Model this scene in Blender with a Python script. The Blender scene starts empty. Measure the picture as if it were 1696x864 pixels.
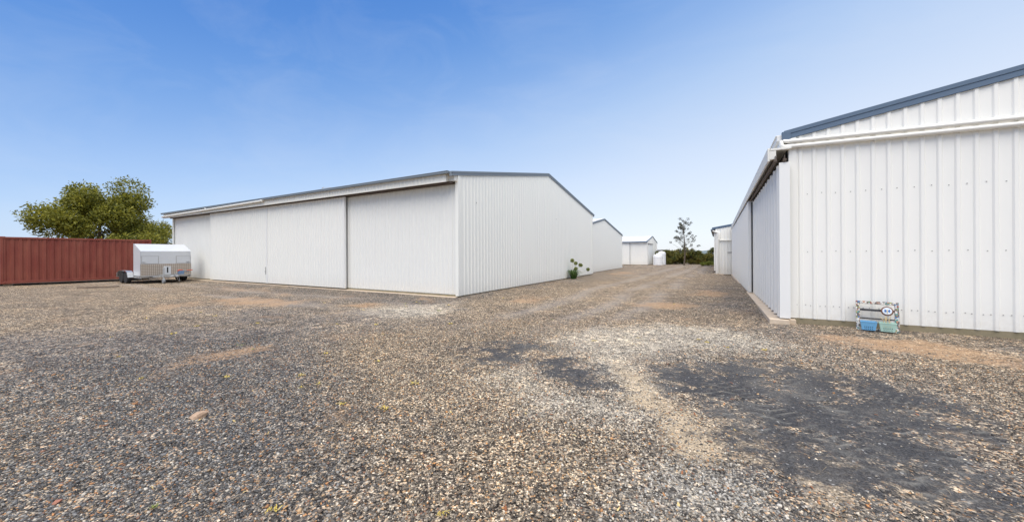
import bpy, math, random
import numpy as np
from mathutils import Vector, Matrix
random.seed(7); rng=np.random.default_rng(11)
R=math.radians
scene=bpy.context.scene
COL=scene.collection

# ---------------------------------------------------------------- camera
cam=bpy.data.cameras.new('camera'); co=bpy.data.objects.new('camera',cam); COL.objects.link(co)
cam.sensor_width=36; cam.lens=603/1696*36; cam.clip_start=.05; cam.clip_end=6000
cam.shift_y=-12.0/1696
YAW=R(29.56); ROLL=R(-0.28)
co.matrix_world=Matrix.Translation((0,0,1.6))@Matrix.Rotation(YAW,4,'Z')@Matrix.Rotation(R(90),4,'X')@Matrix.Rotation(ROLL,4,'Z')
scene.camera=co

# ---------------------------------------------------------------- light
SUN_EL=R(68); SUN_AZ=R(-15)   # azimuth of the sun measured from -Y towards +X (behind the camera)
sdir=Vector((math.sin(-SUN_AZ)*math.cos(SUN_EL),-math.cos(SUN_AZ)*math.cos(SUN_EL),math.sin(SUN_EL)))
w=bpy.data.worlds.new('World'); scene.world=w; w.use_nodes=True
nt=w.node_tree; nt.nodes.clear()
out=nt.nodes.new('ShaderNodeOutputWorld'); bg=nt.nodes.new('ShaderNodeBackground')
sky=nt.nodes.new('ShaderNodeTexSky'); sky.sky_type='NISHITA'; sky.sun_disc=False
sky.sun_elevation=SUN_EL; sky.sun_rotation=math.atan2(sdir.x,sdir.y)
sky.air_density=1.0; sky.dust_density=.6; sky.ozone_density=3.0; sky.altitude=0
bg.inputs['Strength'].default_value=.15
# the sky of the photograph: deep blue high up and to the left, pale towards the right and the horizon
EXPO=0.75; GAIN=2**EXPO
tc=nt.nodes.new('ShaderNodeTexCoord')
def dot(v):
    o=nt.nodes.new('ShaderNodeVectorMath'); o.operation='DOT_PRODUCT'; nt.links.new(tc.outputs['Generated'],o.inputs[0]); o.inputs[1].default_value=v; return o.outputs['Value']
sv=dot((-.25*math.cos(YAW),-.25*math.sin(YAW),1.0))
mr=nt.nodes.new('ShaderNodeMapRange'); mr.inputs['From Min'].default_value=-.2; mr.inputs['From Max'].default_value=.8
nt.links.new(sv,mr.inputs['Value'])
rp=nt.nodes.new('ShaderNodeValToRGB'); rp.color_ramp.interpolation='B_SPLINE'; el=rp.color_ramp.elements
while len(el)>1: el.remove(el[0])
first=True
for q,c in ((-.08,(.86,.91,.98)),(.02,(.79,.855,.97)),(.15,(.66,.77,.95)),(.28,(.46,.63,.91)),(.36,(.35,.53,.87)),(.43,(.24,.43,.81)),(.52,(.14,.33,.75)),(.62,(.07,.24,.68)),(.8,(.06,.21,.62))):
    if first: e=el[0]; e.position=q+.2; first=False
    else: e=el.new(q+.2)
    e.color=c+(1,)
nt.links.new(mr.outputs[0],rp.inputs[0])
sc_=nt.nodes.new('ShaderNodeVectorMath'); sc_.operation='SCALE'; sc_.inputs['Scale'].default_value=1/(GAIN*.15); nt.links.new(rp.outputs[0],sc_.inputs[0])
m0=nt.nodes.new('ShaderNodeMix'); m0.data_type='RGBA'; m0.inputs['Factor'].default_value=.88
nt.links.new(sky.outputs[0],m0.inputs['A']); nt.links.new(sc_.outputs[0],m0.inputs['B'])
# thin wisps of high cloud, laid out by direction
mp=nt.nodes.new('ShaderNodeMapping'); mp.inputs['Scale'].default_value=(1.2,3.0,5.0); mp.inputs['Rotation'].default_value=(0.1,.25,.5)
nz=nt.nodes.new('ShaderNodeTexNoise'); nz.inputs['Scale'].default_value=2.2; nz.inputs['Detail'].default_value=6; nz.inputs['Roughness'].default_value=.6; nz.inputs['Distortion'].default_value=.6
cr=nt.nodes.new('ShaderNodeMapRange'); cr.inputs['From Min'].default_value=.45; cr.inputs['From Max'].default_value=.9; cr.inputs['To Max'].default_value=.14
mx=nt.nodes.new('ShaderNodeMix'); mx.data_type='RGBA'; mx.inputs['B'].default_value=(3.2,3.4,3.7,1)
nt.links.new(tc.outputs['Generated'],mp.inputs['Vector']); nt.links.new(mp.outputs[0],nz.inputs['Vector'])
nt.links.new(nz.outputs['Fac'],cr.inputs['Value']); nt.links.new(cr.outputs[0],mx.inputs['Factor'])
nt.links.new(m0.outputs['Result'],mx.inputs['A'])
nt.links.new(mx.outputs['Result'],bg.inputs['Color']); nt.links.new(bg.outputs[0],out.inputs[0])
sun=bpy.data.lights.new('sun','SUN'); sun.energy=3.2; sun.angle=R(72); sun.color=(1,.93,.80)
so=bpy.data.objects.new('sun',sun); COL.objects.link(so); so.location=(0,0,30)
so.rotation_euler=sdir.to_track_quat('Z','Y').to_euler()
scene.view_settings.view_transform='Standard'; scene.view_settings.look='None'
scene.view_settings.exposure=EXPO; scene.view_settings.gamma=1; scene.view_settings.use_curve_mapping=False
scene.render.engine='CYCLES'; scene.cycles.max_bounces=6

# ---------------------------------------------------------------- helpers
class NB:
    """small wrapper to write node materials"""
    def __init__(s,name):
        m=bpy.data.materials.new(name); m.use_nodes=True; s.m=m; s.nt=m.node_tree; s.N=s.nt.nodes; s.L=s.nt.links
        s.p=s.N['Principled BSDF']; s._tc=None
    def n(s,t,**k):
        o=s.N.new(t)
        for a,b in k.items(): setattr(o,a,b)
        return o
    def lk(s,a,b): s.L.new(a,b)
    def put(s,sock,v):
        if isinstance(v,bpy.types.NodeSocket): s.lk(v,sock)
        else:
            if isinstance(v,tuple) and len(v)==3 and sock.type=='RGBA': v=v+(1,)
            sock.default_value=v
    def obj(s):
        if not s._tc: s._tc=s.n('ShaderNodeTexCoord')
        return s._tc.outputs['Object']
    def noise(s,scale,detail=4,rough=.55,vec=None,dist=0,sc=None):
        o=s.n('ShaderNodeTexNoise'); o.inputs['Scale'].default_value=scale; o.inputs['Detail'].default_value=detail
        o.inputs['Roughness'].default_value=rough; o.inputs['Distortion'].default_value=dist
        v=vec or s.obj()
        if sc:
            mp=s.n('ShaderNodeMapping'); mp.inputs['Scale'].default_value=sc; s.lk(v,mp.inputs[0]); v=mp.outputs[0]
        s.lk(v,o.inputs['Vector']); return o.outputs['Fac']
    def voro(s,scale,feature='F1',vec=None,sc=None,rand=1):
        o=s.n('ShaderNodeTexVoronoi',feature=feature); o.inputs['Scale'].default_value=scale; o.inputs['Randomness'].default_value=rand
        v=vec or s.obj()
        if sc:
            mp=s.n('ShaderNodeMapping'); mp.inputs['Scale'].default_value=sc; s.lk(v,mp.inputs[0]); v=mp.outputs[0]
        s.lk(v,o.inputs['Vector']); return o
    def mr(s,v,a,b,c=0,d=1,smooth=False):
        o=s.n('ShaderNodeMapRange'); 
        if smooth: o.interpolation_type='SMOOTHSTEP'
        s.put(o.inputs['Value'],v)
        for k,x in zip(('From Min','From Max','To Min','To Max'),(a,b,c,d)): o.inputs[k].default_value=x
        return o.outputs[0]
    def mix(s,f,a,b,mode='MIX'):
        o=s.n('ShaderNodeMix',data_type='RGBA',blend_type=mode); s.put(o.inputs['Factor'],f)
        s.put(o.inputs['A'],a); s.put(o.inputs['B'],b); return o.outputs['Result']
    def math(s,op,a,b=0):
        o=s.n('ShaderNodeMath',operation=op); s.put(o.inputs[0],a); s.put(o.inputs[1],b); return o.outputs[0]
    def ramp(s,f,stops,mode='LINEAR'):
        o=s.n('ShaderNodeValToRGB'); o.color_ramp.interpolation=mode; e=o.color_ramp.elements
        while len(e)>1: e.remove(e[0])
        e[0].position=stops[0][0]; e[0].color=stops[0][1]+(1,)
        for p,c in stops[1:]:
            x=e.new(p); x.color=c+(1,)
        s.put(o.inputs[0],f); return o.outputs[0]
    def attr(s,name):
        o=s.n('ShaderNodeAttribute'); o.attribute_name=name; return o
    def bump(s,h,strength=.3,dist=.01,normal=None):
        o=s.n('ShaderNodeBump'); o.inputs['Strength'].default_value=strength; o.inputs['Distance'].default_value=dist
        s.put(o.inputs['Height'],h)
        if normal: s.lk(normal,o.inputs['Normal'])
        return o.outputs[0]
    def fin(s,col,rough=.6,metal=0,normal=None,spec=None):
        s.put(s.p.inputs['Base Color'],col); s.put(s.p.inputs['Roughness'],rough); s.p.inputs['Metallic'].default_value=metal
        if normal: s.lk(normal,s.p.inputs['Normal'])
        if spec is not None: s.p.inputs['Specular IOR Level'].default_value=spec
        return s.m

def coated(name,col,rough=.42,dirt=.25,grime=(.33,.24,.15),oil=.03,panel=.8):
    """painted steel: slight panel to panel tone change, faint streaks, dust splash near the ground, oil canning"""
    b=NB(name)
    geo=b.n('ShaderNodeNewGeometry'); pos=geo.outputs['Position']
    st=b.noise(3.0,5,.6,vec=pos,sc=(3,3,.12))
    big=b.noise(.55,3,.5,vec=pos)
    c=b.mix(b.mr(st,.35,.75,0,.10),col,tuple(x*.86 for x in col))
    c=b.mix(b.mr(big,.3,.7,0,.10),c,tuple(x*.9 for x in col))
    z=b.n('ShaderNodeSeparateXYZ'); b.lk(pos,z.inputs[0])
    lo=b.mr(z.outputs[2],.9,.02,0,1)
    sp=b.noise(14,5,.65,vec=pos)
    m=b.math('MULTIPLY',b.math('POWER',lo,2.2),b.mr(sp,.35,.7,.25,1))
    c=b.mix(b.math('MULTIPLY',m,dirt),c,grime)
    h=b.noise(1.6,2,.4,vec=pos,sc=(1,1,.5))
    return b.fin(c,b.mr(st,.3,.8,rough+.12,rough+.26),0,b.bump(h,oil,.3),.25)
def plain(name,col,rough=.5,metal=0,var=.12,scale=8,bump=0,var2=None):
    b=NB(name); f=b.noise(scale,4,.6)
    c=b.mix(b.mr(f,.3,.7),tuple(x*(1-var) for x in col),tuple(min(1,x*(1+var)) for x in (var2 or col)))
    return b.fin(c,rough,metal,b.bump(f,bump,.01) if bump else None)

class MB:
    def __init__(s): s.v=[]; s.f=[]; s.mi=[]; s.mat=0
    def quad(s,*p):
        i=len(s.v); s.v+= [tuple(q) for q in p]; s.f.append(tuple(range(i,i+len(p)))); s.mi.append(s.mat)
    def box(s,lo,hi,M=None):
        x0,y0,z0=lo; x1,y1,z1=hi
        P=[(x0,y0,z0),(x1,y0,z0),(x1,y1,z0),(x0,y1,z0),(x0,y0,z1),(x1,y0,z1),(x1,y1,z1),(x0,y1,z1)]
        if M is not None: P=[tuple(M@Vector(p)) for p in P]
        s.hexa(P)
    def hexa(s,P):
        i=len(s.v); s.v+=[tuple(p) for p in P]
        for q in ((0,3,2,1),(4,5,6,7),(0,1,5,4),(1,2,6,5),(2,3,7,6),(3,0,4,7)):
            s.f.append(tuple(i+k for k in q)); s.mi.append(s.mat)
    def tube(s,pts,r,n=12,cap=True,closed=False):
        pts=[Vector(p) for p in pts]; N=len(pts); i0=len(s.v)
        rr=r if isinstance(r,(list,tuple)) else [r]*N
        prev=None
        for k,p in enumerate(pts):
            if closed: d=pts[(k+1)%N]-pts[k-1]
            else: d=(pts[min(k+1,N-1)]-pts[max(k-1,0)])
            d.normalize()
            if prev is None:
                a=Vector((0,0,1)) if abs(d.z)<.9 else Vector((1,0,0)); u=d.cross(a).normalized()
            else: u=(prev-d*prev.dot(d)).normalized()
            prev=u; vv=d.cross(u)
            for j in range(n):
                t=2*math.pi*j/n; s.v.append(tuple(p+(u*math.cos(t)+vv*math.sin(t))*rr[k]))
        for k in range(N if closed else N-1):
            a=i0+k*n; b=i0+((k+1)%N)*n
            for j in range(n):
                s.f.append((a+j,a+(j+1)%n,b+(j+1)%n,b+j)); s.mi.append(s.mat)
        if cap and not closed:
            s.f.append(tuple(i0+j for j in range(n))[::-1]); s.mi.append(s.mat)
            s.f.append(tuple(i0+(N-1)*n+j for j in range(n))); s.mi.append(s.mat)
    def lathe(s,c,prof,n=28,axis='Z'):
        i0=len(s.v)
        for r,z in prof:
            for j in range(n):
                t=2*math.pi*j/n
                q=(r*math.cos(t),r*math.sin(t),z)
                if axis=='Y': q=(q[0],q[2],q[1])
                if axis=='X': q=(q[2],q[0],q[1])
                s.v.append((c[0]+q[0],c[1]+q[1],c[2]+q[2]))
        for k in range(len(prof)-1):
            for j in range(n):
                a=i0+k*n; b=a+n
                s.f.append((a+j,a+(j+1)%n,b+(j+1)%n,b+j)); s.mi.append(s.mat)
        s.f.append(tuple(i0+j for j in range(n))[::-1]); s.mi.append(s.mat)
        s.f.append(tuple(i0+(len(prof)-1)*n+j for j in range(n))); s.mi.append(s.mat)
    def sheet(s,p0,d,L,nrm,zb,zt,pitch,dep,breaks=(),prof=((0,0),(.56,0),(.66,1),(.84,1),(.94,0)),up=(0,0,1)):
        """ribbed sheet: p0 + d*s + up*z + nrm*rib; zb, zt functions of s"""
        p0=Vector(p0); d=Vector(d); nrm=Vector(nrm); up=Vector(up)
        S=[]
        k=0
        while k*pitch<L:
            for a,o in prof:
                x=(k+a)*pitch
                if x<L: S.append((x,o*dep))
            k+=1
        S.append((L,0))
        for b in breaks:
            import bisect
            xs=[q[0] for q in S]; i=bisect.bisect(xs,b)
            a,c=S[i-1],S[min(i,len(S)-1)]; t=(b-a[0])/max(1e-6,(c[0]-a[0])); S.insert(i,(b,a[1]+(c[1]-a[1])*t))
        i0=len(s.v)
        for x,o in S:
            q=p0+d*x+nrm*o
            s.v.append(tuple(q+up*zb(x))); s.v.append(tuple(q+up*zt(x)))
        for k in range(len(S)-1):
            a=i0+2*k; s.f.append((a,a+2,a+3,a+1)); s.mi.append(s.mat)
    def build(s,name,mat,parent=None,smooth=False,bevel=0):
        me=bpy.data.meshes.new(name); me.from_pydata(s.v,[],s.f)
        for m in (mat if isinstance(mat,(list,tuple)) else [mat]): me.materials.append(m)
        me.polygons.foreach_set('material_index',s.mi); me.update()
        if smooth: me.polygons.foreach_set('use_smooth',[True]*len(me.polygons)); me.set_sharp_from_angle(angle=R(40))
        o=bpy.data.objects.new(name,me); COL.objects.link(o)
        if parent: o.parent=parent
        if bevel:
            b=o.modifiers.new('bevel','BEVEL'); b.width=bevel; b.segments=2; b.limit_method='ANGLE'
        return o
def thing(name,label,cat,loc=(0,0,0),rz=0,group=None):
    o=bpy.data.objects.new(name,None); COL.objects.link(o); o.location=loc; o.rotation_euler=(0,0,rz); o.empty_display_size=.2
    tag(o,label,cat,group); return o
def tag(o,label,cat,group=None):
    o['label']=label; o['category']=cat
    if group: o['group']=group
    return o
def npmesh(name,V,F,mat,parent=None,cols=None,attrs=None):
    """V (n,3), F (m,k) arrays"""
    me=bpy.data.meshes.new(name); k=F.shape[1]
    me.vertices.add(len(V)); me.vertices.foreach_set('co',V.astype(np.float32).ravel())
    me.loops.add(F.size); me.loops.foreach_set('vertex_index',F.astype(np.int32).ravel())
    me.polygons.add(len(F)); me.polygons.foreach_set('loop_start',np.arange(0,F.size,k,dtype=np.int32))
    me.polygons.foreach_set('loop_total',np.full(len(F),k,dtype=np.int32))
    if cols is not None:
        a=me.color_attributes.new('col','FLOAT_COLOR','POINT'); a.data.foreach_set('color',cols.astype(np.float32).ravel())
    for n,v in (attrs or {}).items():
        a=me.attributes.new(n,'FLOAT','POINT'); a.data.foreach_set('value',v.astype(np.float32))
    me.update(calc_edges=True); me.validate()
    me.materials.append(mat)
    o=bpy.data.objects.new(name,me); COL.objects.link(o)
    if parent: o.parent=parent
    return o
ZONES={'fines':[[(-0.83,5.51),(-0.2,6.34),(0.55,6.53),(1.07,6.3),(1.58,6.15),(1.93,6.06),(2.37,5.75),(2.29,4.94),(1.56,3.37),(1.09,3.09),(0.78,2.93),(0.61,3.03),(0.41,3.21),(0.1,3.3),(0.07,3.77),(-0.05,4.13),(-0.34,4.3),(-0.66,4.63)],[(-3.77,4.93),(-3.67,5.41),(-3.37,5.99),(-2.72,6.07),(-2.45,5.12),(-2.6,4.61),(-2.96,4.38)],[(-2.51,4.79),(-2.39,5.22),(-1.87,5.43),(-1.44,4.93),(-1.18,4.35),(-1.32,4.16),(-1.68,4.19),(-2.06,4.31)]],'sand':[[(-1.31,5.38),(-0.85,5.17),(-0.53,4.39),(-0.15,3.99),(0.15,3.58),(0.04,3.09),(-0.2,3.0),(-0.47,3.3),(-0.75,3.82),(-1.13,4.37)],[(0.02,3.79),(0.34,3.91),(0.37,3.67),(0.11,3.45)],[(0.59,3.35),(0.82,3.56),(0.91,3.41),(0.96,3.11),(0.9,2.99),(0.72,2.89),(0.64,3.12)],[(0.94,3.55),(1.13,3.65),(1.24,3.52),(1.08,3.4)],[(0.47,3.65),(0.65,3.72),(0.65,3.6),(0.49,3.51)],[(-0.05,4.05),(0.13,4.15),(0.17,3.96),(0.0,3.87)],[(0.21,3.41),(0.41,3.47),(0.35,3.3),(0.22,3.27)]],'pale':[[(-2.32,7.49),(-1.07,8.91),(0.64,8.88),(1.24,7.74),(0.48,6.71),(-0.33,6.46),(-0.84,5.63),(-0.63,4.65),(-0.75,4.17),(-1.14,4.15),(-1.93,5.59),(-2.87,6.26)],[(-9.17,6.98),(-8.95,8.39),(-7.49,9.64),(-6.21,7.59),(-6.6,6.57),(-7.61,6.33)],[(-2.62,4.66),(-2.1,4.21),(-1.58,4.13),(-0.81,4.14),(-0.6,3.34),(-1.14,3.3),(-1.79,3.6),(-2.71,4.01)],[(-0.68,2.61),(-0.37,3.04),(0.18,3.01),(0.44,2.74),(-0.41,2.27)]],'orange':[[(-16.23,5.83),(-16.14,7.13),(-12.22,7.72),(-11.73,6.33),(-13.76,5.57)],[(-15.05,3.89),(-16.15,5.14),(-16.58,6.05),(-15.01,5.4),(-13.44,3.77)],[(-16.23,8.04),(-16.58,8.95),(-14.64,8.36),(-14.43,7.57)],[(-2.39,11.8),(-1.77,13.13),(-0.57,12.75),(-0.73,11.17),(-1.79,10.86)],[(-6.19,9.83),(-6.15,11.83),(-5.32,12.68),(-5.17,10.36)],[(1.34,9.0),(2.12,9.24),(3.06,9.36),(3.99,8.62),(3.54,7.66),(2.33,7.72),(1.71,8.13)],[(-8.0,29.03),(-7.39,35.08),(-5.77,32.12),(-6.04,24.91)],[(-1.35,17.21),(0.23,18.61),(0.47,15.24),(-0.75,14.61)],[(-0.63,50.23),(0.25,39.75),(0.5,26.66),(-0.16,25.15)],[(-6.35,1.51),(-7.41,2.83),(-6.93,4.07),(-6.37,2.98)],[(-10.34,6.91),(-10.02,8.33),(-8.95,8.39),(-9.01,7.06)],[(-26.01,8.54),(-18.8,9.05),(-16.31,8.8),(-18.79,7.83)],[(-10.77,5.18),(-9.94,5.84),(-9.32,5.32),(-9.91,4.91)],[(-7.32,3.24),(-7.04,3.49),(-6.68,3.36),(-7.0,3.14)],[(-3.77,1.06),(-3.72,1.22),(-3.5,1.12),(-3.65,0.99)],[(-9.8,10.38),(-8.28,10.13),(-8.57,9.08)]],'cool':[[(-26.74,9.61),(-20.45,10.43),(-14.64,10.52),(-10.09,10.69),(-8.26,10.34),(-8.06,8.54),(-10.38,8.14),(-16.26,8.29),(-24.05,8.65)],[(-0.13,21.27),(0.67,21.67),(1.02,9.64),(1.45,9.06),(1.01,8.58),(0.5,10.17),(-0.19,15.31)],[(-12.16,1.25),(-10.1,3.32),(-8.0,4.44),(-5.22,3.25),(-3.14,2.19),(-1.99,1.39),(-3.78,0.39)],[(-10.91,5.11),(-9.95,6.19),(-8.47,5.58),(-9.46,4.69)],[(-0.62,2.72),(-0.16,3.02),(0.31,2.93),(0.44,2.74),(-0.47,2.24)],[(-27.08,9.45),(-8.1,10.42),(-7.88,8.34),(-11.71,8.17),(-16.46,7.93)]],'warm':[[(-5.9,4.63),(-4.99,6.42),(-2.36,4.2),(-1.04,3.36),(-0.53,2.95),(-0.6,2.17),(-1.73,1.53),(-3.14,2.19)],[(-7.14,9.82),(-5.74,18.52),(-0.44,34.49),(0.17,13.62),(0.66,9.09),(-2.42,7.8),(-3.88,5.72)],[(-35.89,3.68),(-24.97,8.2),(-17.16,6.17),(-12.86,3.06),(-14.26,1.46)]]}

# ---------------------------------------------------------------- ground
def hash2(i,j,s):
    h=np.sin(i*127.1+j*311.7+s*74.7)*43758.5453
    return h-np.floor(h)
def vnoise(x,y,s=0):
    i=np.floor(x); j=np.floor(y); u=x-i; v=y-j; u=u*u*(3-2*u); v=v*v*(3-2*v)
    return (hash2(i,j,s)*(1-u)+hash2(i+1,j,s)*u)*(1-v)+(hash2(i,j+1,s)*(1-u)+hash2(i+1,j+1,s)*u)*v
def fbm(x,y,s=0,o=4):
    t=0;a=.5;n=0
    for k in range(o): t=t+a*vnoise(x*2**k,y*2**k,s+k); n+=a; a*=.55
    return t/n
def polymask(P,x,y,soft):
    P=np.array(P); n=len(P); inside=np.zeros(x.shape,bool); dist=np.full(x.shape,1e9)
    for k in range(n):
        x0,y0=P[k]; x1,y1=P[(k+1)%n]
        c=((y0>y)!=(y1>y)); xi=(x1-x0)*(y-y0)/((y1-y0) if y1!=y0 else 1e-9)+x0
        inside^=(c&(x<xi))
        t=np.clip(((x-x0)*(x1-x0)+(y-y0)*(y1-y0))/((x1-x0)**2+(y1-y0)**2+1e-9),0,1)
        dist=np.minimum(dist,np.hypot(x-x0-t*(x1-x0),y-y0-t*(y1-y0)))
    sd=np.where(inside,dist,-dist)
    return 1/(1+np.exp(-np.clip(sd/soft,-30,30)*2.2))
SOFT=dict(fines=.5,sand=.3,pale=.5,orange=.35,cool=.8,warm=.9)
def zones(x,y):
    d=np.hypot(x,y); wsc=.15+.03*d
    wx=x+(fbm(x*1.3,y*1.3,3)-.5)*wsc*2.4; wy=y+(fbm(x*1.3,y*1.3,9)-.5)*wsc*2.4
    o={}
    for k,ps in ZONES.items():
        m=np.zeros(x.shape)
        for p in ps: m=np.maximum(m,polymask(p,wx,wy,SOFT[k]*(.45+.09*np.mean(np.hypot(*np.array(p).T)))))
        o[k]=m
    return o
def gh(x,y):
    z=-.45*np.exp(-((x-1.2)/4)**2-((y-37)/11)**2)-.14*np.exp(-((x+11)/3)**2-((y-36)/9)**2)-.06*np.exp(-((x+33)/10)**2-((y-9)/8)**2)
    return z
def ghn(x,y):
    d=np.hypot(x,y)
    near=np.clip(1-d/60,0,1)
    return gh(x,y)+((fbm(x*.35,y*.35,21,3)-.5)*.07+(fbm(x*1.6,y*1.6,31,3)-.5)*.022)*near*np.clip((d-1)/2,0,1)
def ripple(x,y):
    # tyre tread ridges pressed into the fine dark crusher dust: two wheel tracks
    r=np.zeros(x.shape)
    for (ax,ay,bx,by,wd) in ((-.3,5.6,1.5,3.0,.26),(.35,6.0,2.0,3.6,.30),(1.1,6.0,2.6,4.2,.26),(-.5,5.2,.6,3.6,.2)):
        L=math.hypot(bx-ax,by-ay); dx,dy=(bx-ax)/L,(by-ay)/L
        s=(x-ax)*dx+(y-ay)*dy; t=-(x-ax)*dy+(y-ay)*dx
        m=np.exp(-(t/wd)**4)*np.clip(s/.5,0,1)*np.clip((L-s)/.5,0,1)
        r=r+m*np.clip(fbm(x*2.2,y*2.2,12,3)*4-1.3,0,1)*np.sin((s+.35*np.abs(t)+.16*fbm(x*2.0,y*2.0,5,3))*2*math.pi/.105)
    return r
def spacing(lo,hi,a,b,h0,g,hmax):
    left=[];h=h0;c=a
    while c>lo: h=min(h*g,hmax); c-=h; left.append(c)
    right=[];h=h0;c=b
    while c<hi: h=min(h*g,hmax); c+=h; right.append(c)
    return np.array(left[::-1]+list(np.arange(a,b+1e-6,h0))+right)
xs=spacing(-2500,2500,-7,5,.06,1.045,400); ys=spacing(-200,3500,1.0,8,.06,1.045,400)
GX,GY=np.meshgrid(xs,ys); gx=GX.ravel(); gy=GY.ravel()
zn=zones(gx,gy)
gz=ghn(gx,gy)+ripple(gx,gy)*.010*np.clip(zn['fines']*1.5,0,1)
gz=gz-np.where(np.hypot(gx,gy)>200,(np.hypot(gx,gy)-200)*.002,0)
nx,ny=len(xs),len(ys); idx=np.arange(nx*ny).reshape(ny,nx)
F=np.stack([idx[:-1,:-1],idx[:-1,1:],idx[1:,1:],idx[1:,:-1]],-1).reshape(-1,4)

zn['track']=ripple(gx,gy)
def ruts(x,y):
    # compacted wheel tracks down the lane and a sweep across the yard towards the trailer
    w=(fbm(x*.25,y*.25,61,3)-.5)*1.2; m=0
    for xc in (-4.6,-3.0,-1.9):
        c=xc+.02*(y-20)+w; m=np.maximum(m,np.exp(-((x-c)/.30)**2)*np.clip((y-5)/4,0,1)*np.clip((60-y)/10,0,1))
    for yc in (6.6,8.2):
        c=yc-.02*(x+8)+w; m=np.maximum(m,np.exp(-((y-c)/.30)**2)*np.clip((-6-x)/4,0,1)*np.clip((x+40)/8,0,1))
    return m*np.clip(fbm(x*.6,y*.6,71,3)*3-.7,0,1)
zn['rut']=ruts(gx,gy)
def ground_mat():
    b=NB('gravel_yard')
    P=b.obj()
    A={k:b.attr(k).outputs['Fac'] for k in ZONES}
    brk=b.noise(2.6,6,.65); brk2=b.noise(9,5,.7); fine=b.noise(55,4,.7)
    # stone by stone colour at three sizes
    v1=b.voro(64); v2=b.voro(24); v3=b.voro(8)
    sx=b.n('ShaderNodeSeparateColor'); b.lk(v1.outputs['Color'],sx.inputs[0])
    sx2=b.n('ShaderNodeSeparateColor'); b.lk(v2.outputs['Color'],sx2.inputs[0])
    sx3=b.n('ShaderNodeSeparateColor'); b.lk(v3.outputs['Color'],sx3.inputs[0])
    grey=[(0,(.022,.022,.023)),(.25,(.065,.065,.066)),(.5,(.13,.128,.122)),(.68,(.24,.225,.205)),(.80,(.46,.40,.32)),(.9,(.32,.16,.065)),(1,(.70,.63,.52))]
    warm=[(0,(.018,.015,.012)),(.28,(.065,.053,.042)),(.5,(.15,.122,.092)),(.7,(.29,.24,.18)),(.85,(.56,.47,.35)),(.92,(.32,.17,.07)),(1,(.80,.70,.55))]
    pale=[(0,(.08,.07,.06)),(.25,(.26,.24,.205)),(.6,(.56,.51,.42)),(1,(.80,.74,.63))]
    cg=b.ramp(sx.outputs[0],grey); cw=b.ramp(sx.outputs[0],warm); cp=b.ramp(sx.outputs[0],pale)
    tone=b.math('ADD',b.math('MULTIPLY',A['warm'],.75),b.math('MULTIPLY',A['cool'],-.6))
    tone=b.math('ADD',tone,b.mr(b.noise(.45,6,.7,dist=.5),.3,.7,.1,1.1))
    c=b.mix(b.mr(tone,0.1,1.0,smooth=True),cg,cw)
    pm=b.math('ADD',A['pale'],b.mr(b.math('ADD',brk2,brk),.6,1.4,-.45,.45))
    c=b.mix(b.mr(pm,.2,1.2,0,.72,True),c,cp)
    # larger grains so the far gravel keeps its grit
    c=b.mix(1.0,c,b.ramp(sx2.outputs[0],[(0,(.42,.41,.40)),(.5,(1,1,1)),(1,(1.6,1.55,1.45))]),'MULTIPLY')
    c=b.mix(.6,c,b.ramp(sx3.outputs[1],[(0,(.5,.5,.5)),(.6,(1,1,1)),(1,(1.45,1.4,1.3))]),'MULTIPLY')
    # bare orange soil
    c=b.mix(1.0,c,b.ramp(b.noise(.6,6,.7,dist=.9,sc=(.55,1.3,1)),[(.3,(.66,.67,.70)),(.5,(1,1,1)),(.7,(1.28,1.24,1.16))]),'MULTIPLY')
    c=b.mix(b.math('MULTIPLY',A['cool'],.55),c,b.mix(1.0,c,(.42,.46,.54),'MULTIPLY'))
    c=b.mix(b.mr(b.noise(1.7,6,.7,dist=.4),.5,.72,0,.35),c,b.mix(1.0,c,(.6,.6,.6),'MULTIPLY'))
    c=b.mix(1.0,c,(1.17,1.15,1.13),'MULTIPLY')
    c=b.mix(b.math('MULTIPLY',b.attr('rut').outputs['Fac'],b.mr(brk2,.3,.7,.2,.75)),c,b.mix(fine,(.24,.205,.175),(.46,.41,.355)))
    om=b.math('ADD',A['orange'],b.mr(b.math('ADD',brk2,brk),.65,1.4,-.5,.4))
    soil=b.mix(b.mr(fine,.3,.7),(.34,.20,.105),(.56,.37,.215))
    c=b.mix(b.mr(om,.4,1.0,0,.72,True),c,soil)
    sp=b.math('ADD',b.noise(.7,5,.65,dist=.4),b.math('MULTIPLY',brk2,.35))
    c=b.mix(b.mr(sp,.73,.98,0,.5,True),c,soil)
    # pale sandy dust
    sm=b.math('ADD',A['sand'],b.mr(b.math('ADD',brk2,fine),.6,1.4,-.55,.45))
    dust=b.mix(b.mr(fine,.3,.75),(.46,.35,.22),(.70,.56,.39))
    c=b.mix(b.mr(sm,.15,1.15,0,.95,True),c,dust)
    # dark crusher dust
    fm=b.math('ADD',A['fines'],b.mr(b.math('ADD',b.math('MULTIPLY',brk,1.6),brk2),.95,1.65,-.75,.75))
    fmk=b.mr(fm,.25,.95,0,1,True)
    dk=b.mix(b.mr(fine,.35,.7),(.03,.031,.034),(.075,.076,.080))
    dk=b.mix(b.mr(b.noise(1.1,6,.7,dist=.6),.46,.75,0,.7),dk,(.19,.18,.16))
    dk=b.mix(1.0,dk,b.ramp(b.voro(120).outputs['Color'],[(0,(.45,.45,.45)),(.5,(.95,.95,.95)),(1,(1.7,1.65,1.6))]),'MULTIPLY')
    tk=b.attr('track').outputs['Fac']
    dk=b.mix(b.mr(tk,.15,1,0,.6),dk,(.25,.24,.21)); dk=b.mix(b.mr(tk,-.15,-1,0,.7),dk,(.022,.022,.024))  # ridges pale with dust; troughs darkened in colour to stand in for shading
    g1=b.mr(sx.outputs[1],.988,.99,0,.6)
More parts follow.
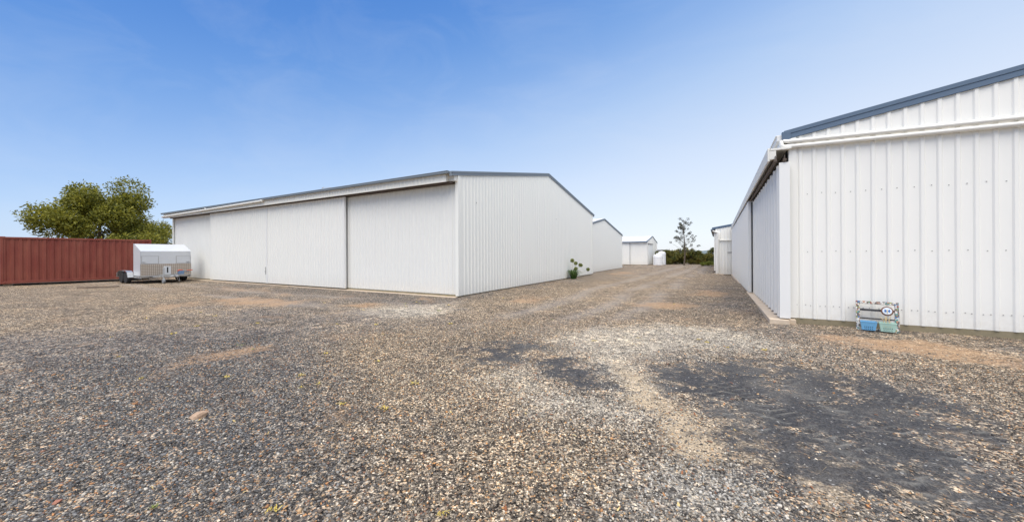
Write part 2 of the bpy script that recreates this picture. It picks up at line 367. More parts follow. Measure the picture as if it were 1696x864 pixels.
    dk=b.mix(g1,dk,(.42,.41,.39))
    c=b.mix(b.math('MULTIPLY',fmk,.95),c,dk)
    # beyond the yard: dry paddock
    yard=b.n('ShaderNodeVectorMath',operation='LENGTH'); b.lk(P,yard.inputs[0])
    pad=b.mix(b.noise(.2,5,.6),(.16,.15,.06),(.30,.25,.12))
    c=b.mix(b.mr(yard.outputs['Value'],62,80,0,1,True),c,pad)
    h1=v1.outputs['Distance']; inv=b.math('SUBTRACT',1.0,h1)
    soften=b.mr(fmk,0,1,1,.12)
    n=b.bump(b.math('MULTIPLY',inv,soften),.9,.012)
    n=b.bump(b.math('MULTIPLY',b.math('SUBTRACT',1.0,v2.outputs['Distance']),soften),.5,.02,n)
    n=b.bump(brk2,.3,.05,n); n=b.bump(fine,.5,.012,n)
    return b.fin(c,.9,0,n,.2)
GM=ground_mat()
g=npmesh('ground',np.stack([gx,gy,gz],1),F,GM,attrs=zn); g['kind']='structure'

# loose stones: real geometry where one can see single pieces of gravel
def stones():
    n=820000
    a=rng.uniform(-1.08,1.02,n)+YAW; r=np.sqrt(rng.uniform(1.3**2,9**2,n))
    x=-r*np.sin(a); y=r*np.cos(a)
    z=zones(x,y)
    dens=np.clip(1.3-.13*r,.08,1)
    patch=fbm(x*.9,y*.9,77,4)
    dens*=np.clip(.55+1.6*(patch-.35),.35,1)
    dens*=(1-.985*np.clip(z['fines']*1.6-.25,0,1))*(1-.5*np.clip(z['sand']*1.3-.1,0,1))*(1-.6*np.clip(z['orange']*1.3-.2,0,1))
    dens*=~((x>1.0)&(y>10.0))
    k=rng.uniform(0,1,n)<dens*.62
    x,y,r=x[k],y[k],r[k]; z={q:v[k] for q,v in z.items()}; m=len(x)
    coarse=np.clip(z['cool'],0,1)
    s=rng.lognormal(-5.17,.36,m)*(1+.3*coarse); s=np.clip(s,.0035,.019)
    base=np.array([(-1,-1,-1),(1,-1,-1),(1,1,-1),(-1,1,-1),(-1,-1,1),(1,-1,1),(1,1,1),(-1,1,1)],float)
    V=base[None]*rng.uniform(.45,1.0,(m,8,3))
    V[:,4:,:2]*=rng.uniform(.5,.95,(m,1,1))
    V*=np.stack([rng.uniform(.8,1.35,m),rng.uniform(.6,1.0,m),rng.uniform(.38,.75,m)],1)[:,None,:]
    V*=s[:,None,None]
    t=rng.uniform(0,2*np.pi,m); ct,st=np.cos(t)[:,None],np.sin(t)[:,None]
    tx=rng.normal(0,.35,m); cx,sx=np.cos(tx)[:,None],np.sin(tx)[:,None]
    Y=V[:,:,1]*cx-V[:,:,2]*sx; Z=V[:,:,1]*sx+V[:,:,2]*cx; X=V[:,:,0]
    X,Y=X*ct-Y*st,X*st+Y*ct
    zz=ghn(x,y)+s*.25
    P=np.stack([X+x[:,None],Y+y[:,None],Z+zz[:,None]],-1).reshape(-1,3)
    q=np.array([(0,3,2,1),(4,5,6,7),(0,1,5,4),(1,2,6,5),(2,3,7,6),(3,0,4,7)])
    F=(np.arange(m)[:,None,None]*8+q[None]).reshape(-1,4)
    u=rng.uniform(0,1,m)
    G=np.array([(.015,.015,.017),(.04,.041,.044),(.08,.082,.086),(.16,.157,.152),(.28,.265,.24),(.52,.46,.37),(.48,.31,.16),(.44,.19,.06),(.24,.10,.05),(.10,.07,.05)])
    W=np.array([(.02,.017,.014),(.06,.05,.04),(.13,.107,.082),(.25,.205,.15),(.42,.35,.255),(.72,.62,.47),(.52,.33,.16),(.46,.22,.07),(.26,.11,.055),(.12,.08,.06)])
    pw=np.cumsum([.17,.2,.18,.15,.11,.06,.05,.03,.02,.03])
    ci=np.clip(np.searchsorted(pw,u),0,9)
    tone=np.clip(.55+.8*z['warm']-.9*z['cool']+1.3*(fbm(x*.8,y*.8,55,4)-.5),0,1)[:,None]
    C=G[ci]*(1-tone)+W[ci]*tone
    pl=((rng.uniform(0,1,m)<np.clip(z['pale'],0,1)*.8)*.85)[:,None]; lum=(.16+.52*u)[:,None]
    C=C*(1-pl)+pl*lum*np.array([1,.93,.80])
    C*=rng.uniform(.8,1.2,m)[:,None]*np.array([1.19,1.17,1.14])
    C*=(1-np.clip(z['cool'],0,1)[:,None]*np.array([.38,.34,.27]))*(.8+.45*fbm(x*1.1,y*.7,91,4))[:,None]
    C=np.concatenate([C,np.ones((m,1))],1); C=np.repeat(C,8,axis=0)
    b=NB('gravel_stone'); a=b.attr('col'); f=b.noise(160,3,.6)
    mat=b.fin(b.mix(b.mr(f,.3,.7,0,.35),a.outputs['Color'],(.30,.27,.23)),.8,0,None,.3)
    o=npmesh('loose_gravel',P,F,mat,cols=C); o['kind']='stuff'
    tag(o,'loose crushed stone, grey, tan and rust coloured, lying across the near yard','gravel')
stones()

# ---------------------------------------------------------------- materials for the buildings
WHITE=coated('white_sheet_steel',(.84,.835,.78),.40,.30)
WHITE_DOOR=coated('white_door_sheet',(.79,.785,.745),.40,.30)
WHITE2=coated('clean_white_sheet',(.845,.835,.79),.38,.34,grime=(.42,.33,.22))
TRIM=coated('white_trim',(.80,.80,.78),.38,.15)
CREAM=coated('cream_painted_trim',(.76,.745,.69),.4,.1)
BLUE=coated('steel_blue_trim',(.115,.165,.235),.35,.0)
GREYB=coated('grey_blue_trim',(.20,.235,.27),.35,.0)
ROOFM=plain('roof_sheet_pale',(.66,.65,.63),.6,.0,.06,.8)
PVC=plain('cream_pipe',(.80,.785,.73),.32,0,.04,3)
DARK=plain('dark_gap',(.02,.018,.016),.9)
RUSTY=plain('brown_steel_track',(.12,.09,.07),.6,.3,.3,6)
GALV=plain('galvanised_steel',(.48,.49,.50),.38,.75,.12,9)
SCREW=plain('screw_steel',(.36,.35,.33),.5,.2)
def concrete(name,col,stain):
    b=NB(name); geo=b.n('ShaderNodeNewGeometry'); pos=geo.outputs['Position']
    f=b.noise(4,6,.65,vec=pos); g=b.noise(40,4,.7,vec=pos)
    c=b.mix(b.mr(f,.35,.7,0,.7),col,stain); c=b.mix(b.mr(g,.4,.7,0,.25),c,(.2,.16,.12))
    return b.fin(c,.85,0,b.bump(g,.35,.006))
SLAB=concrete('slab_concrete',(.66,.54,.41),(.50,.38,.26))
FOOT=concrete('stained_footing',(.30,.25,.16),(.15,.135,.075))

def footing(mb,x0,x1,y,z0,z1,t=.1):
    mb.box((x0,y,z0),(x1,y+t,z1))

def shed(t,L,W,eave,apex,pitch=.2,dep=.03,wall=None,barge=None,base=.05,gut=None,roofm=None,front=True,rib_screws=False,ov=.12,bh=.17,drop=0):
    """gable at local x=0 facing +x, eave wall at local y=0 facing -y, ridge along local x"""
    wall=wall or WHITE; barge=barge or GREYB
    top=lambda s: eave+(apex-eave)*(1-abs(s-W/2)/(W/2))
    sl=math.atan2(apex-eave,W/2)
    m=MB(); m.sheet((0,0,0),(0,1,0),W,(1,0,0),lambda s:base,top,pitch,dep,breaks=(W/2,))
    m.box((-.05,.0,base),(-.002,.02,eave-.01))
    if rib_screws:
        m.mat=1
        for k in range(int(W/pitch)):
            for zz in rib_screws:
                for yy in ((k+.10)*pitch,(k+.48)*pitch) if zz<1 else ((k+.28)*pitch,):
                    y=yy+random.uniform(-.008,.008); z=zz+random.uniform(-.012,.012)
                    m.box((.001,y-.008,z-.008),(.008,y+.008,z+.008))
    m.build('gable_wall',[wall,SCREW],t)
    m=MB(); m.sheet((-L,W,0),(0,-1,0),W,(-1,0,0),lambda s:base,top,pitch,dep,breaks=(W/2,)); m.build('rear_gable_wall',wall,t)
    m=MB(); m.sheet((0,W,0),(-1,0,0),L,(0,1,0),lambda s:base-drop*s/L,lambda s:eave,pitch,dep); m.build('rear_wall',wall,t)
    if front:
        m=MB(); m.sheet((-L,0,0),(1,0,0),L,(0,-1,0),lambda s:base,lambda s:eave,pitch,dep); m.build('front_wall',wall,t)
    # roof: both slopes and the ridge cap
    m=MB(); c,s_=math.cos(sl),math.sin(sl); run=(W/2+ov)/c
    for sgn in (1,-1):
        y0=-ov if sgn>0 else W+ov; z0=eave+.03-ov*math.tan(sl)
        up=(0,sgn*c,s_); n=(0,-sgn*s_,c)
        m.sheet((-L-.05,y0,z0),(1,0,0),L+.09,n,lambda s:0,lambda s:run,.2,.028,up=up)
    m.tube([(-L-.06,W/2,apex+.05),(.03,W/2,apex+.05)],.06,8)
    m.build('roof',roofm or ROOFM,t)
    # barge capping along both rakes of the gable, folded profile with a bead
    m=MB()
    for sgn in (1,-1):
        for e,(xa,xb) in enumerate(((-.06,.045),)):
            def P(s,off): # s along slope from eave end to apex ; off = vertical offset
                y=(-ov-.02)+ (W/2+ov+.02)*s if sgn>0 else (W+ov+.02)-(W/2+ov+.02)*s
                z=eave+.03+(apex-eave)*(1-abs(y-W/2)/(W/2))
                return y,z+off
            for (o0,o1,x1) in ((-bh+.07,-bh*.45+.07,.048),(-bh*.45+.07,.07,.06)):
                a0,a1=P(0,o0),P(0,o1); b0,b1=P(1,o0),P(1,o1)
                Pts=[(xa,a0[0],a0[1]),(x1,a0[0],a0[1]),(x1,b0[0],b0[1]),(xa,b0[0],b0[1]),(xa,a1[0],a1[1]),(x1,a1[0],a1[1]),(x1,b1[0],b1[1]),(xa,b1[0],b1[1])]
                if sgn<0: Pts=[Pts[k] for k in (3,2,1,0,7,6,5,4)]
                m.hexa(Pts)
    m.build('barge_capping',barge,t,bevel=.006)
    if gut:
        for nm,yy,s in (('gutter',-ov-.02,-1),('gutter',W+ov+.02,1)):
            m=MB(); ya,yb=sorted((yy,yy+s*.12)); z=eave-ov*math.tan(sl)
            m.box((-L-.05,ya,z-.11),(.05,yb,z+.025)); m.build(nm,gut,t,bevel=.008)
    # corner flashings
    for (x,y,sy) in ((0,0,1),(0,W,-1),(-L,0,1),(-L,W,-1)):
        m=MB(); sx=1 if x==0 else -1
        a,b_=sorted((y-sy*.034,y+sy*.10)); m.box((min(x,x+sx*.036),a,base),(max(x,x+sx*.036),b_,eave-.02))
        a,b_=sorted((x+sx*.033,x-sx*.10)); c0,c1=sorted((y-sy*.036,y))
        m.box((a,c0,base),(b_,c1,eave-.02))
        m.build('corner_flashing',wall,t)
    m=MB(); m.box((-L+.02,.02,-.9),(-.02,W-.02,base+.02)); m.build('footing',FOOT,t)
    return t

def slide_door(parent,x0,x1,y,z0,z1,mat,pitch=.2,dep=.025,thick=.06,seam=None,handle=None,zb2=None):
    """door leaf facing -y between x0 and x1; zb2: bottom height at x0 where the ground falls away"""
    zb=lambda x: z0 if zb2 is None else z0+(zb2-z0)*(x1-x)/(x1-x0)
    m=MB(); m.sheet((x0+.05,y,0),(1,0,0),x1-x0-.1,(0,-1,0),lambda s:zb(x0+.05+s),lambda s:z1-.03,pitch,dep)
    d=m.build('sliding_door',mat,parent)
    m=MB()
    for a in (x0,x1-.055): m.hexa([(a,y-.03,zb(a)-.01),(a+.055,y-.03,zb(a+.055)-.01),(a+.055,y+thick,zb(a+.055)-.01),(a,y+thick,zb(a)-.01),(a,y-.03,z1),(a+.055,y-.03,z1),(a+.055,y+thick,z1),(a,y+thick,z1)])
    m.box((x0+.055,y+.005,z1-.08),(x1-.055,y+thick,z1-.002))
    m.hexa([(x0+.055,y+.005,zb(x0)-.008),(x1-.055,y+.005,zb(x1)-.008),(x1-.055,y+thick,zb(x1)-.008),(x0+.055,y+thick,zb(x0)-.008),(x0+.055,y+.005,zb(x0)+.06),(x1-.055,y+.005,zb(x1)+.06),(x1-.055,y+thick,zb(x1)+.06),(x0+.055,y+thick,zb(x0)+.06)])
    m.build('door_frame',TRIM,d)
    if handle:
        m=MB(); hx=handle; m.box((hx-.02,y-.05,.55),(hx+.02,y-.026,.95)); m.box((hx-.03,y-.07,.68),(hx+.03,y-.05,.74)); m.build('door_bolt',SCREW,d,bevel=.004)
    return d

# ---------------------------------------------------------------- shed A : the long one left of centre
A=thing('storage_shed','long white corrugated storage shed with wide sliding doors left of the gravel lane','shed',(-8.35,10.7,0),group='white steel sheds')
LA,WA=25.55,16.4
shed(A,LA,WA,4.55,6.02,.225,.021,WHITE,GREYB,.05,None,front=False,ov=.40,bh=.17,drop=.05)
for k,(a,b_,y,inn) in enumerate(((-25.55,-19.25,.08,1),(-19.45,-12.86,-.12,0),(-12.84,-6.32,-.12,0),(-6.55,-.04,.08,1))):
    slide_door(A,a,b_,y,.085,4.42,WHITE_DOOR,.2,.024,handle=(-12.93 if k==1 else None))
# timber / concrete sill under the doors and a near-black sheet painting the shade in their gaps
m=MB(); m.box((-25.6,-.22,-.2),(-.02,.2,.018)); m.build('door_sill',SLAB,A)
m=MB(); m.box((-25.45,.16,.02),(-.06,.2,4.48)); m.build('shade_backing',DARK,A)
for y0,y1 in ((-.2,-.10),(.0,.06)):
    m=MB(); m.box((-25.5,y0,4.20),(-.15,y1,4.27)); m.build('door_track',RUSTY,A)
m=MB(); m.sheet((-26.1,-.36,0),(1,0,0),25.85,(0,-1,0),lambda s:4.265,lambda s:4.53,.2,.022)
m.box((-26.1,-.355,4.24),(-.25,-.30,4.275)); m.box((-26.1,-.39,4.225),(-.25,-.34,4.262)); m.box((-26.1,-.30,4.27),(-26.06,-.01,4.55)); m.box((-.29,-.335,4.27),(-.25,-.05,4.55))
m.box((-.25,-.2,4.27),(-.0,-.05,4.50))
m.build('door_fascia',CREAM,A)
m=MB()  # eave gutter: a square gutter with a bead
m.box((-26.15,-.50,4.50),(-.07,-.39,4.575)); m.box((-26.15,-.515,4.572),(-.07,-.385,4.592))
m.build('gutter',GREYB,A,bevel=.006)
m=MB(); m.tube([(-26.0,-.47,4.33),(-19.3,-.47,4.40),(-12.72,-.47,4.46),(-12.60,-.45,4.50),(-12.57,-.40,4.55)],.052,12)
m.tube([(-19.2,-.47,4.40),(-19.2,-.47,4.53)],.052,12); m.tube([(-12.75,-.47,4.462),(-12.62,-.468,4.468)],.062,12)
m.tube([(-26.0,-.47,4.33),(-26.06,-.40,4.31),(-26.07,-.2,4.30)],.052,12)
m.build('stormwater_pipe',PVC,A,smooth=True)
m=MB(); m.tube([(-8.6,.9,4.6),(-8.6,.9,4.98),(-9.35,.85,5.06)],.012,6); m.tube([(-9.35,.85,5.06),(-9.5,.85,5.02)],.02,6); m.build('roof_aerial',SCREW,A)
for y in (1.15,9.3):
    m=MB(); m.box((.001,y,3.6),(.02,y+.03,3.64)); m.build('wall_fitting',SCREW,A)

# ---------------------------------------------------------------- shed B : behind A
B=thing('storage_shed','smaller plain white shed with grey edged gable, directly behind the long shed','shed',(-9.7,28.0,-.13),group='white steel sheds')
shed(B,16,14.85,3.80,5.02,.2,.014,WHITE,GREYB,.05,GREYB,ov=.1,bh=.17)

# ---------------------------------------------------------------- shed C : far, eave towards us
Cc=thing('storage_shed','far white shed with dark blue gutter standing side on beside the water tanks','shed',(-8.2,50.8,0),group='white steel sheds')
shed(Cc,14,8.6,3.15,3.92,.2,.025,WHITE2,GREYB,.05,BLUE,ov=.15,bh=.12,front=True)
slide_door(Cc,-7.5,-2.25,-.07,.06,2.95,WHITE2,.2,.02,.04)
m=MB(); m.box((-2.30,-.09,.05),(-2.20,-.035,2.98)); m.build('door_post',SCREW,Cc)
m=MB(); m.box((.05,.1,2.78),(.14,4.1,2.86)); m.build('door_track',RUSTY,Cc)
m=MB(); m.box((.045,.2,.06),(.075,3.9,2.77)); m.build('sliding_door',WHITE2,Cc)
m=MB(); m.tube([(.12,6.2,3.2),(.12,6.2,.1)],.045,10); m.build('downpipe',PVC,Cc,smooth=True)

# ---------------------------------------------------------------- shed D : near right, gable towards us
D=thing('storage_shed','near white shed with steel blue barge and two pipes across its gable','shed',(1.43,10.33,0),rz=R(-90),group='white steel sheds')
# local +x -> world -y, local +y -> world +x
LD,WD=27.7,17.0
shed(D,LD,WD,4.28,5.78,.24,.024,WHITE2,BLUE,.125,None,front=False,rib_screws=(2.9,1.62,.42),ov=.10,bh=.20,drop=.4)
m=MB(); m.box((-.02,.03,-.2),(.004,WD,.122)); m.build('slab_edge',FOOT,D)
m=MB() # apron along the doors, stepping out at the corner
m.hexa([(-LD-.1,-.45,-1.1),(.28,-.43,-.4),(.28,-.06,-.4),(-LD-.1,-.04,-1.1),(-LD-.1,-.45,-.32),(.28,-.43,.098),(.28,-.06,.098),(-LD-.1,-.04,-.32)])
m.box((-.3,-.058,-.3),(.16,.07,.098))
m.build('concrete_apron',SLAB,D,bevel=.012)
slide_door(D,-7.15,.20,-.20,.135,3.62,WHITE2,.6,.05,.165,zb2=.02)
slide_door(D,-17.0,-7.05,-.36,.02,3.66,WHITE2,.7,.05,.14,zb2=-.14)
slide_door(D,-27.6,-17.02,-.36,-.14,3.66,WHITE2,.9,.05,.14,zb2=-.30)
m=MB(); m.box((-27.6,.0,-.3),(-.05,.03,4.2)); m.build('shade_backing',DARK,D)  # near-black sheet: shade behind the door leaves put in as colour
m=MB(); m.box((-7.05,-.285,.03),(-7.02,-.245,3.6)); m.build('door_gap_shade',DARK,D)  # thin black strip painting the shadow line between the two leaves
for y in (-.30,-.13):
    m=MB(); m.box((-27.7,y-.03,3.64),(.24,y+.03,3.70)); m.box((-27.7,y-.008,3.70),(.22,y+.008,3.78)); m.build('door_track',RUSTY,D,bevel=.006)
m=MB(); m.hexa([(-27.75,-.44,3.68),(.16,-.44,3.68),(.16,-.40,3.68),(-27.75,-.40,3.68),(-27.75,-.44,3.98),(.16,-.44,3.98),(.16,-.40,3.98),(-27.75,-.40,3.98)])
m.box((.02,-.39,3.92),(.165,-.0,3.965)); m.box((.02,-.40,3.72),(.16,-.28,3.915)); m.box((-27.7,-.395,3.94),(.02,-.05,3.96))
m.build('door_fascia',CREAM,D,bevel=.006)
m=MB(); m.box((-27.75,-.25,4.15),(.02,-.12,4.27)); m.box((-27.75,-.27,4.265),(.02,-.11,4.285)); m.box((-27.75,-.20,3.98),(.0,-.17,4.149)); m.build('gutter',TRIM,D,bevel=.01)
m=MB(); m.box((-.04,-.16,4.14),(.075,.0,4.335)); m.build('barge_end_box',BLUE,D,bevel=.006)
for y0,z0,z1,nm,r in ((-.10,4.10,3.86,0,.044),(-.15,3.99,3.74,1,.044)):
    m=MB(); pts=[(.02,y0-.03,z0+(.10 if nm==0 else .05))] if 0 else []
    pts=[(-.12,y0-.03,z0+.10),(-.02,y0-.035,z0+.07),(.06,y0-.02,z0+.02),(.085,y0+.06,z0)]
    if nm: pts=[(.04,y0-.02,z0+.14),(.075,y0-.02,z0+.05),(.085,y0+.01,z0+.01),(.088,y0+.07,z0)]
    sl_=(z0-z1)/9.
    pts+=[(.088,y0+.4,z0-.012),(.088,9.0,z1)]
    m.tube(pts,r,14); m.tube([(.088,y0+.07,z0),(.088,y0+.20,z0-.004)],r+.006,14)
    y=1.4
    while y<9:
        m.box((.03,y-.012,z0-sl_*y-r-.012),(.10,y+.012,z0-sl_*y-r+.004)); y+=1.9
    m.build('stormwater_pipe',PVC,D,smooth=True)

# ---------------------------------------------------------------- shed E : beyond D
E=thing('storage_shed','distant white shed with blue barge and a horizontal pipe, seen past the near right shed','shed',(-.2,38.5,-.42),rz=R(-90),group='white steel sheds')
shed(E,15,12,4.30,5.36,.24,.03,WHITE2,BLUE,.05,None,front=True,ov=.3,bh=.2)
m=MB(); m.box((-15,-.42,4.08),(.05,-.3,4.2)); m.build('gutter',BLUE,E)
m=MB(); m.tube([(-.25,-.33,4.1),(.1,-.15,3.98),(.12,.22,3.85),(.12,.25,3.7),(.12,.25,3.2),(.12,.34,3.17),(.12,2.6,3.12)],.06,10); m.build('stormwater_pipe',PVC,E,smooth=True)
m=MB(); m.tube([(.1,.16,3.9),(.1,.16,.15)],.07,10); m.build('downpipe',PVC,E,smooth=True)
m=MB(); m.box((-5,-.16,.1),(-.1,-.05,3.9)); m.build('sliding_door',WHITE2,E)
m=MB(); m.box((-.08,-.20,.2),(-.02,-.04,.34)); m.build('door_guide',RUSTY,E)
m=MB(); m.box((-6,-.3,3.9),(-.02,-.04,3.98)); m.build('door_track',RUSTY,E)
m=MB(); m.box((-.05,-.3,-.5),(.16,0.6,.07)); m.build('slab_edge',SLAB,E)
m=MB(); m.box((.04,.9,2.0),(.05,1.35,2.08)); m.build('wall_sign_plate',SCREW,E)

# ---------------------------------------------------------------- water tanks beside shed C
TANK=coated('white_tank_plastic',(.80,.81,.82),.45,.1)
def tank(label,x,y,r,h,cap=.2):
    t=thing('water_tank',label,'water tank',(x,y,0),group='water tanks by the far shed')
    m=MB(); prof=[(r,0)]
    k=0; z=.05
    while z<h-.3: prof+=[(r,z),(r+.012,z+.03),(r+.012,z+.10),(r,z+.13)]; z+=.22
    prof+=[(r,h-.25),(r*.93,h-.12),(r*.6,h-.03),(r*.32,h)]
    m.lathe((0,0,0),prof,32); m.build('tank_body',TANK,t,smooth=True)
    m=MB(); m.lathe((0,0,h-.01),[(r*.3,0),(r*.3,cap*.7),(r*.26,cap),(.02,cap)],20); m.build('inlet_lid',TANK,t,smooth=True)
    m=MB(); m.tube([(0,-r-.02,.12),(0,-r-.12,.12)],.03,8); m.build('outlet_tap',SCREW,t)
    return t
tank('white ribbed water tank nearer the camera, in front of the far shed corner',-7.02,51.6,.60,1.42,.16)
tank('white water tank half hidden behind the nearer tank',-6.75,53.4,.50,1.80,.06)

# ---------------------------------------------------------------- foliage
def leafmat(name,c1,c2,c3):
    b=NB(name); geo=b.n('ShaderNodeNewGeometry')
    c=b.ramp(geo.outputs['Random Per Island'],[(0,c1),(.5,c2),(1,c3)])
    big=b.noise(.9,3,.6,vec=geo.outputs['Position']); c=b.mix(b.mr(big,.38,.66,0,.6),c,c3)
    d=b.p; b.put(d.inputs['Base Color'],c); d.inputs['Roughness'].default_value=.55; d.inputs['Specular IOR Level'].default_value=.3
    tr=b.n('ShaderNodeBsdfTranslucent'); b.lk(c,tr.inputs[0]); ms=b.n('ShaderNodeMixShader'); ms.inputs[0].default_value=.3
    b.lk(d.outputs[0],ms.inputs[1]); b.lk(tr.outputs[0],ms.inputs[2]); b.lk(ms.outputs[0],b.N['Material Output'].inputs[0])
    return b.m
BARK=plain('bark',(.12,.09,.065),.9,0,.35,12,.6)
def leaves(name,mat,parent,centres,radii,n,size,asp=2.2,flat=.75,r_=None):
    r_=r_ or rng
    centres=np.array(centres,float); radii=np.array(radii,float)
    w=radii**2.2; k=r_.choice(len(centres),n,p=w/w.sum())
    d=r_.normal(size=(n,3)); d/=np.linalg.norm(d,axis=1)[:,None]
    rad=radii[k]*(.35+.65*r_.uniform(0,1,n)**.45)*(1+.12*r_.normal(size=n))
    P=centres[k]+d*rad[:,None]*np.array([1,1,flat])
    a=r_.normal(size=(n,3)); a/=np.linalg.norm(a,axis=1)[:,None]
    a=a+d*.6; a/=np.linalg.norm(a,axis=1)[:,None]
    q=r_.normal(size=(n,3)); b=np.cross(a,q); b/=np.linalg.norm(b,axis=1)[:,None]
    s=size*r_.uniform(.6,1.4,n)[:,None]
    V=np.stack([P-a*s,P+b*s/asp,P+a*s,P-b*s/asp],1).reshape(-1,3)
    return npmesh(name,V,np.arange(4*n).reshape(-1,4),mat,parent)
def branchy(parent,h,r0,lean=(0,0),limbs=9,spread=2.,zlo=.25,rs=None,wig=.12,tip=.15,up=.6):
    """tapered wiggly trunk and limbs; returns limb end points"""
    rs=rs or random.Random(3)
    m=MB(); pts=[];n=9
    for i in range(n):
        t=i/(n-1); pts.append(Vector((lean[0]*t+rs.uniform(-1,1)*wig*t,lean[1]*t+rs.uniform(-1,1)*wig*t,h*t)))
    m.tube(pts,[r0*(1-t/(n-1)*(1-tip)) for t in range(n)],9)
    ends=[]
    for k in range(limbs):
        t=zlo+(1-zlo)*(k+rs.random())/limbs; i=min(int(t*(n-1)),n-2); p=pts[i].lerp(pts[i+1],t*(n-1)-i)
        a=k*2.4+rs.uniform(-.4,.4); L=spread*(1-.45*t)*rs.uniform(.7,1.15)
        e=p+Vector((math.cos(a)*L,math.sin(a)*L,L*up*rs.uniform(.5,1.2)))
        mid=p.lerp(e,.5)+Vector((rs.uniform(-.1,.1)*L,rs.uniform(-.1,.1)*L,-.06*L))
        rr=r0*(1-t*.8)*.5
        m.tube([p,mid,e],[rr,rr*.65,rr*.25],6)
        ends.append(e); ends.append(mid.lerp(e,.4)+Vector((rs.uniform(-.3,.3),rs.uniform(-.3,.3),rs.uniform(0,.4)))*L*.3)
    m.build('trunk',BARK,parent,smooth=True)
    return ends,pts
LEAF_A=leafmat('leaf_olive_yellow',(.045,.06,.012),(.14,.15,.022),(.36,.33,.04))
LEAF_B=leafmat('leaf_dark_green',(.018,.03,.012),(.045,.065,.022),(.10,.12,.03))
LEAF_C=leafmat('leaf_thin_grey_green',(.03,.03,.02),(.06,.06,.035),(.11,.10,.06))
def big_tree(label,x,y,h,spread,n,seed,mat,lean=(0,0),sz=.10,base=0.0):
    t=thing('broadleaf_tree',label,'tree',(x,y,base),group='trees behind the container')
    rs=random.Random(seed)
    ends,pts=branchy(t,h*.72,.22,lean,13,spread,.2,rs,.2,.2,.55)
    cs=[];rd=[]
    for e in ends:
        for q in range(2):
            cs.append(tuple(e+Vector((rs.uniform(-.7,.7),rs.uniform(-.7,.7),rs.uniform(-.3,.8)))*.8)); rd.append(rs.uniform(.5,1.0)*spread*.36)
    for q in range(7): cs.append((rs.uniform(-1,1)*spread*.4,rs.uniform(-1,1)*spread*.4,h*rs.uniform(.7,.93))); rd.append(rs.uniform(.6,1.0)*spread*.38)
    leaves('crown',mat,t,cs,rd,int(n*1.5),sz)
    return t
big_tree('tall dense olive and yellow tree rising behind the red container',-45.2,9.6,7.9,3.9,26000,5,LEAF_A)
big_tree('small rounded olive tree between the tall tree and the white shed',-50.6,14.3,4.9,2.5,12000,9,LEAF_A,sz=.085)
big_tree('dark green bushy tree at the far left behind the container',-41.5,-1.0,6.2,3.2,16000,12,LEAF_B)
big_tree('low spreading tree at the far left edge of the yard',-44.0,-9.0,5.4,3.2,14000,15,LEAF_A)

# thin lone tree in front of the hedge
t=thing('sapling','tall thin sparse tree with a bare trunk in front of the hedge','tree',(-3.85,51.5,0))
rs=random.Random(21); m=MB(); n=12; pts=[]
for i in range(n):
    q=i/(n-1); pts.append(Vector((.10*math.sin(q*5)+.0*q+.05*q,.05*math.cos(q*4),5.7*q)))
m.tube(pts,[.10*(1-.85*i/(n-1)) for i in range(n)],8)
cs=[];rd=[]
for k in range(52):
    q=.26+.74*(k+rs.random())/52; i=min(int(q*(n-1)),n-2); p=pts[i].lerp(pts[i+1],q*(n-1)-i)
    a=k*2.4+rs.uniform(-.5,.5); L=(1.95*(1-.66*q))*rs.uniform(.45,1.1)*(1.0 if q>.33 else 1.1)
    e=p+Vector((math.cos(a)*L,math.sin(a)*L,L*rs.uniform(.35,.95)))
    mid=p.lerp(e,.5)+Vector((0,0,-.08)); m.tube([p,mid,e],[.024,.014,.006],5)
    for c in (e,mid.lerp(e,.55)):
        if rs.random()<(.9 if c is e else .4): cs.append(tuple(c)); rd.append(rs.uniform(.12,.24))
m.build('trunk',BARK,t,smooth=True)
leaves('crown',LEAF_C,t,cs,rd,2900,.05,1.7,.9)

# hedge: bushes planted side by side
HG='bushes of the hedge at the end of the lane'
lab=['leftmost hedge bush beside the white water tanks, rusty green','second hedge bush from the water tanks','third hedge bush from the tanks, with golden tips','hedge bush just left of the thin tree','hedge bush directly behind the thin tree','hedge bush just right of the thin tree','low dark hedge bush midway between thin tree and right shed','hedge bush two from the distant right shed','tall hedge bush next to the distant right shed','hedge bush partly hidden behind the distant right shed']
LEAF_H=leafmat('leaf_hedge',(.02,.04,.014),(.06,.10,.028),(.30,.24,.05))
for i in range(10):
    x=-7.3+i*.98+rng.uniform(-.1,.1); y=55.2+i*.42+rng.uniform(-.2,.2); h=2.35*(1+rng.uniform(-.10,.12))*(0.93 if i in (6,) else 1)
    t=thing('hedge_bush',lab[i],'bush',(x,y,-.1),group=HG)
    m=MB(); rs=random.Random(100+i)
    for q in range(7):
        a=rs.uniform(0,6.28); L=rs.uniform(.3,.7); m.tube([(0,0,0),(math.cos(a)*L*.4,math.sin(a)*L*.4,h*.35),(math.cos(a)*L,math.sin(a)*L,h*.75)],[.05,.03,.012],5)
    m.build('stems',BARK,t)
    cs=[];rd=[]
    for q in range(22):
        z=rs.uniform(.25,h-.35); rr=.9*(1-.3*(z/h)**2); a=rs.uniform(0,6.28); cs.append((math.cos(a)*rr*rs.random(),math.sin(a)*rr*rs.random(),z)); rd.append(rs.uniform(.30,.48))
    leaves('crown',LEAF_H,t,cs,rd,6500,.075,1.8,.9)
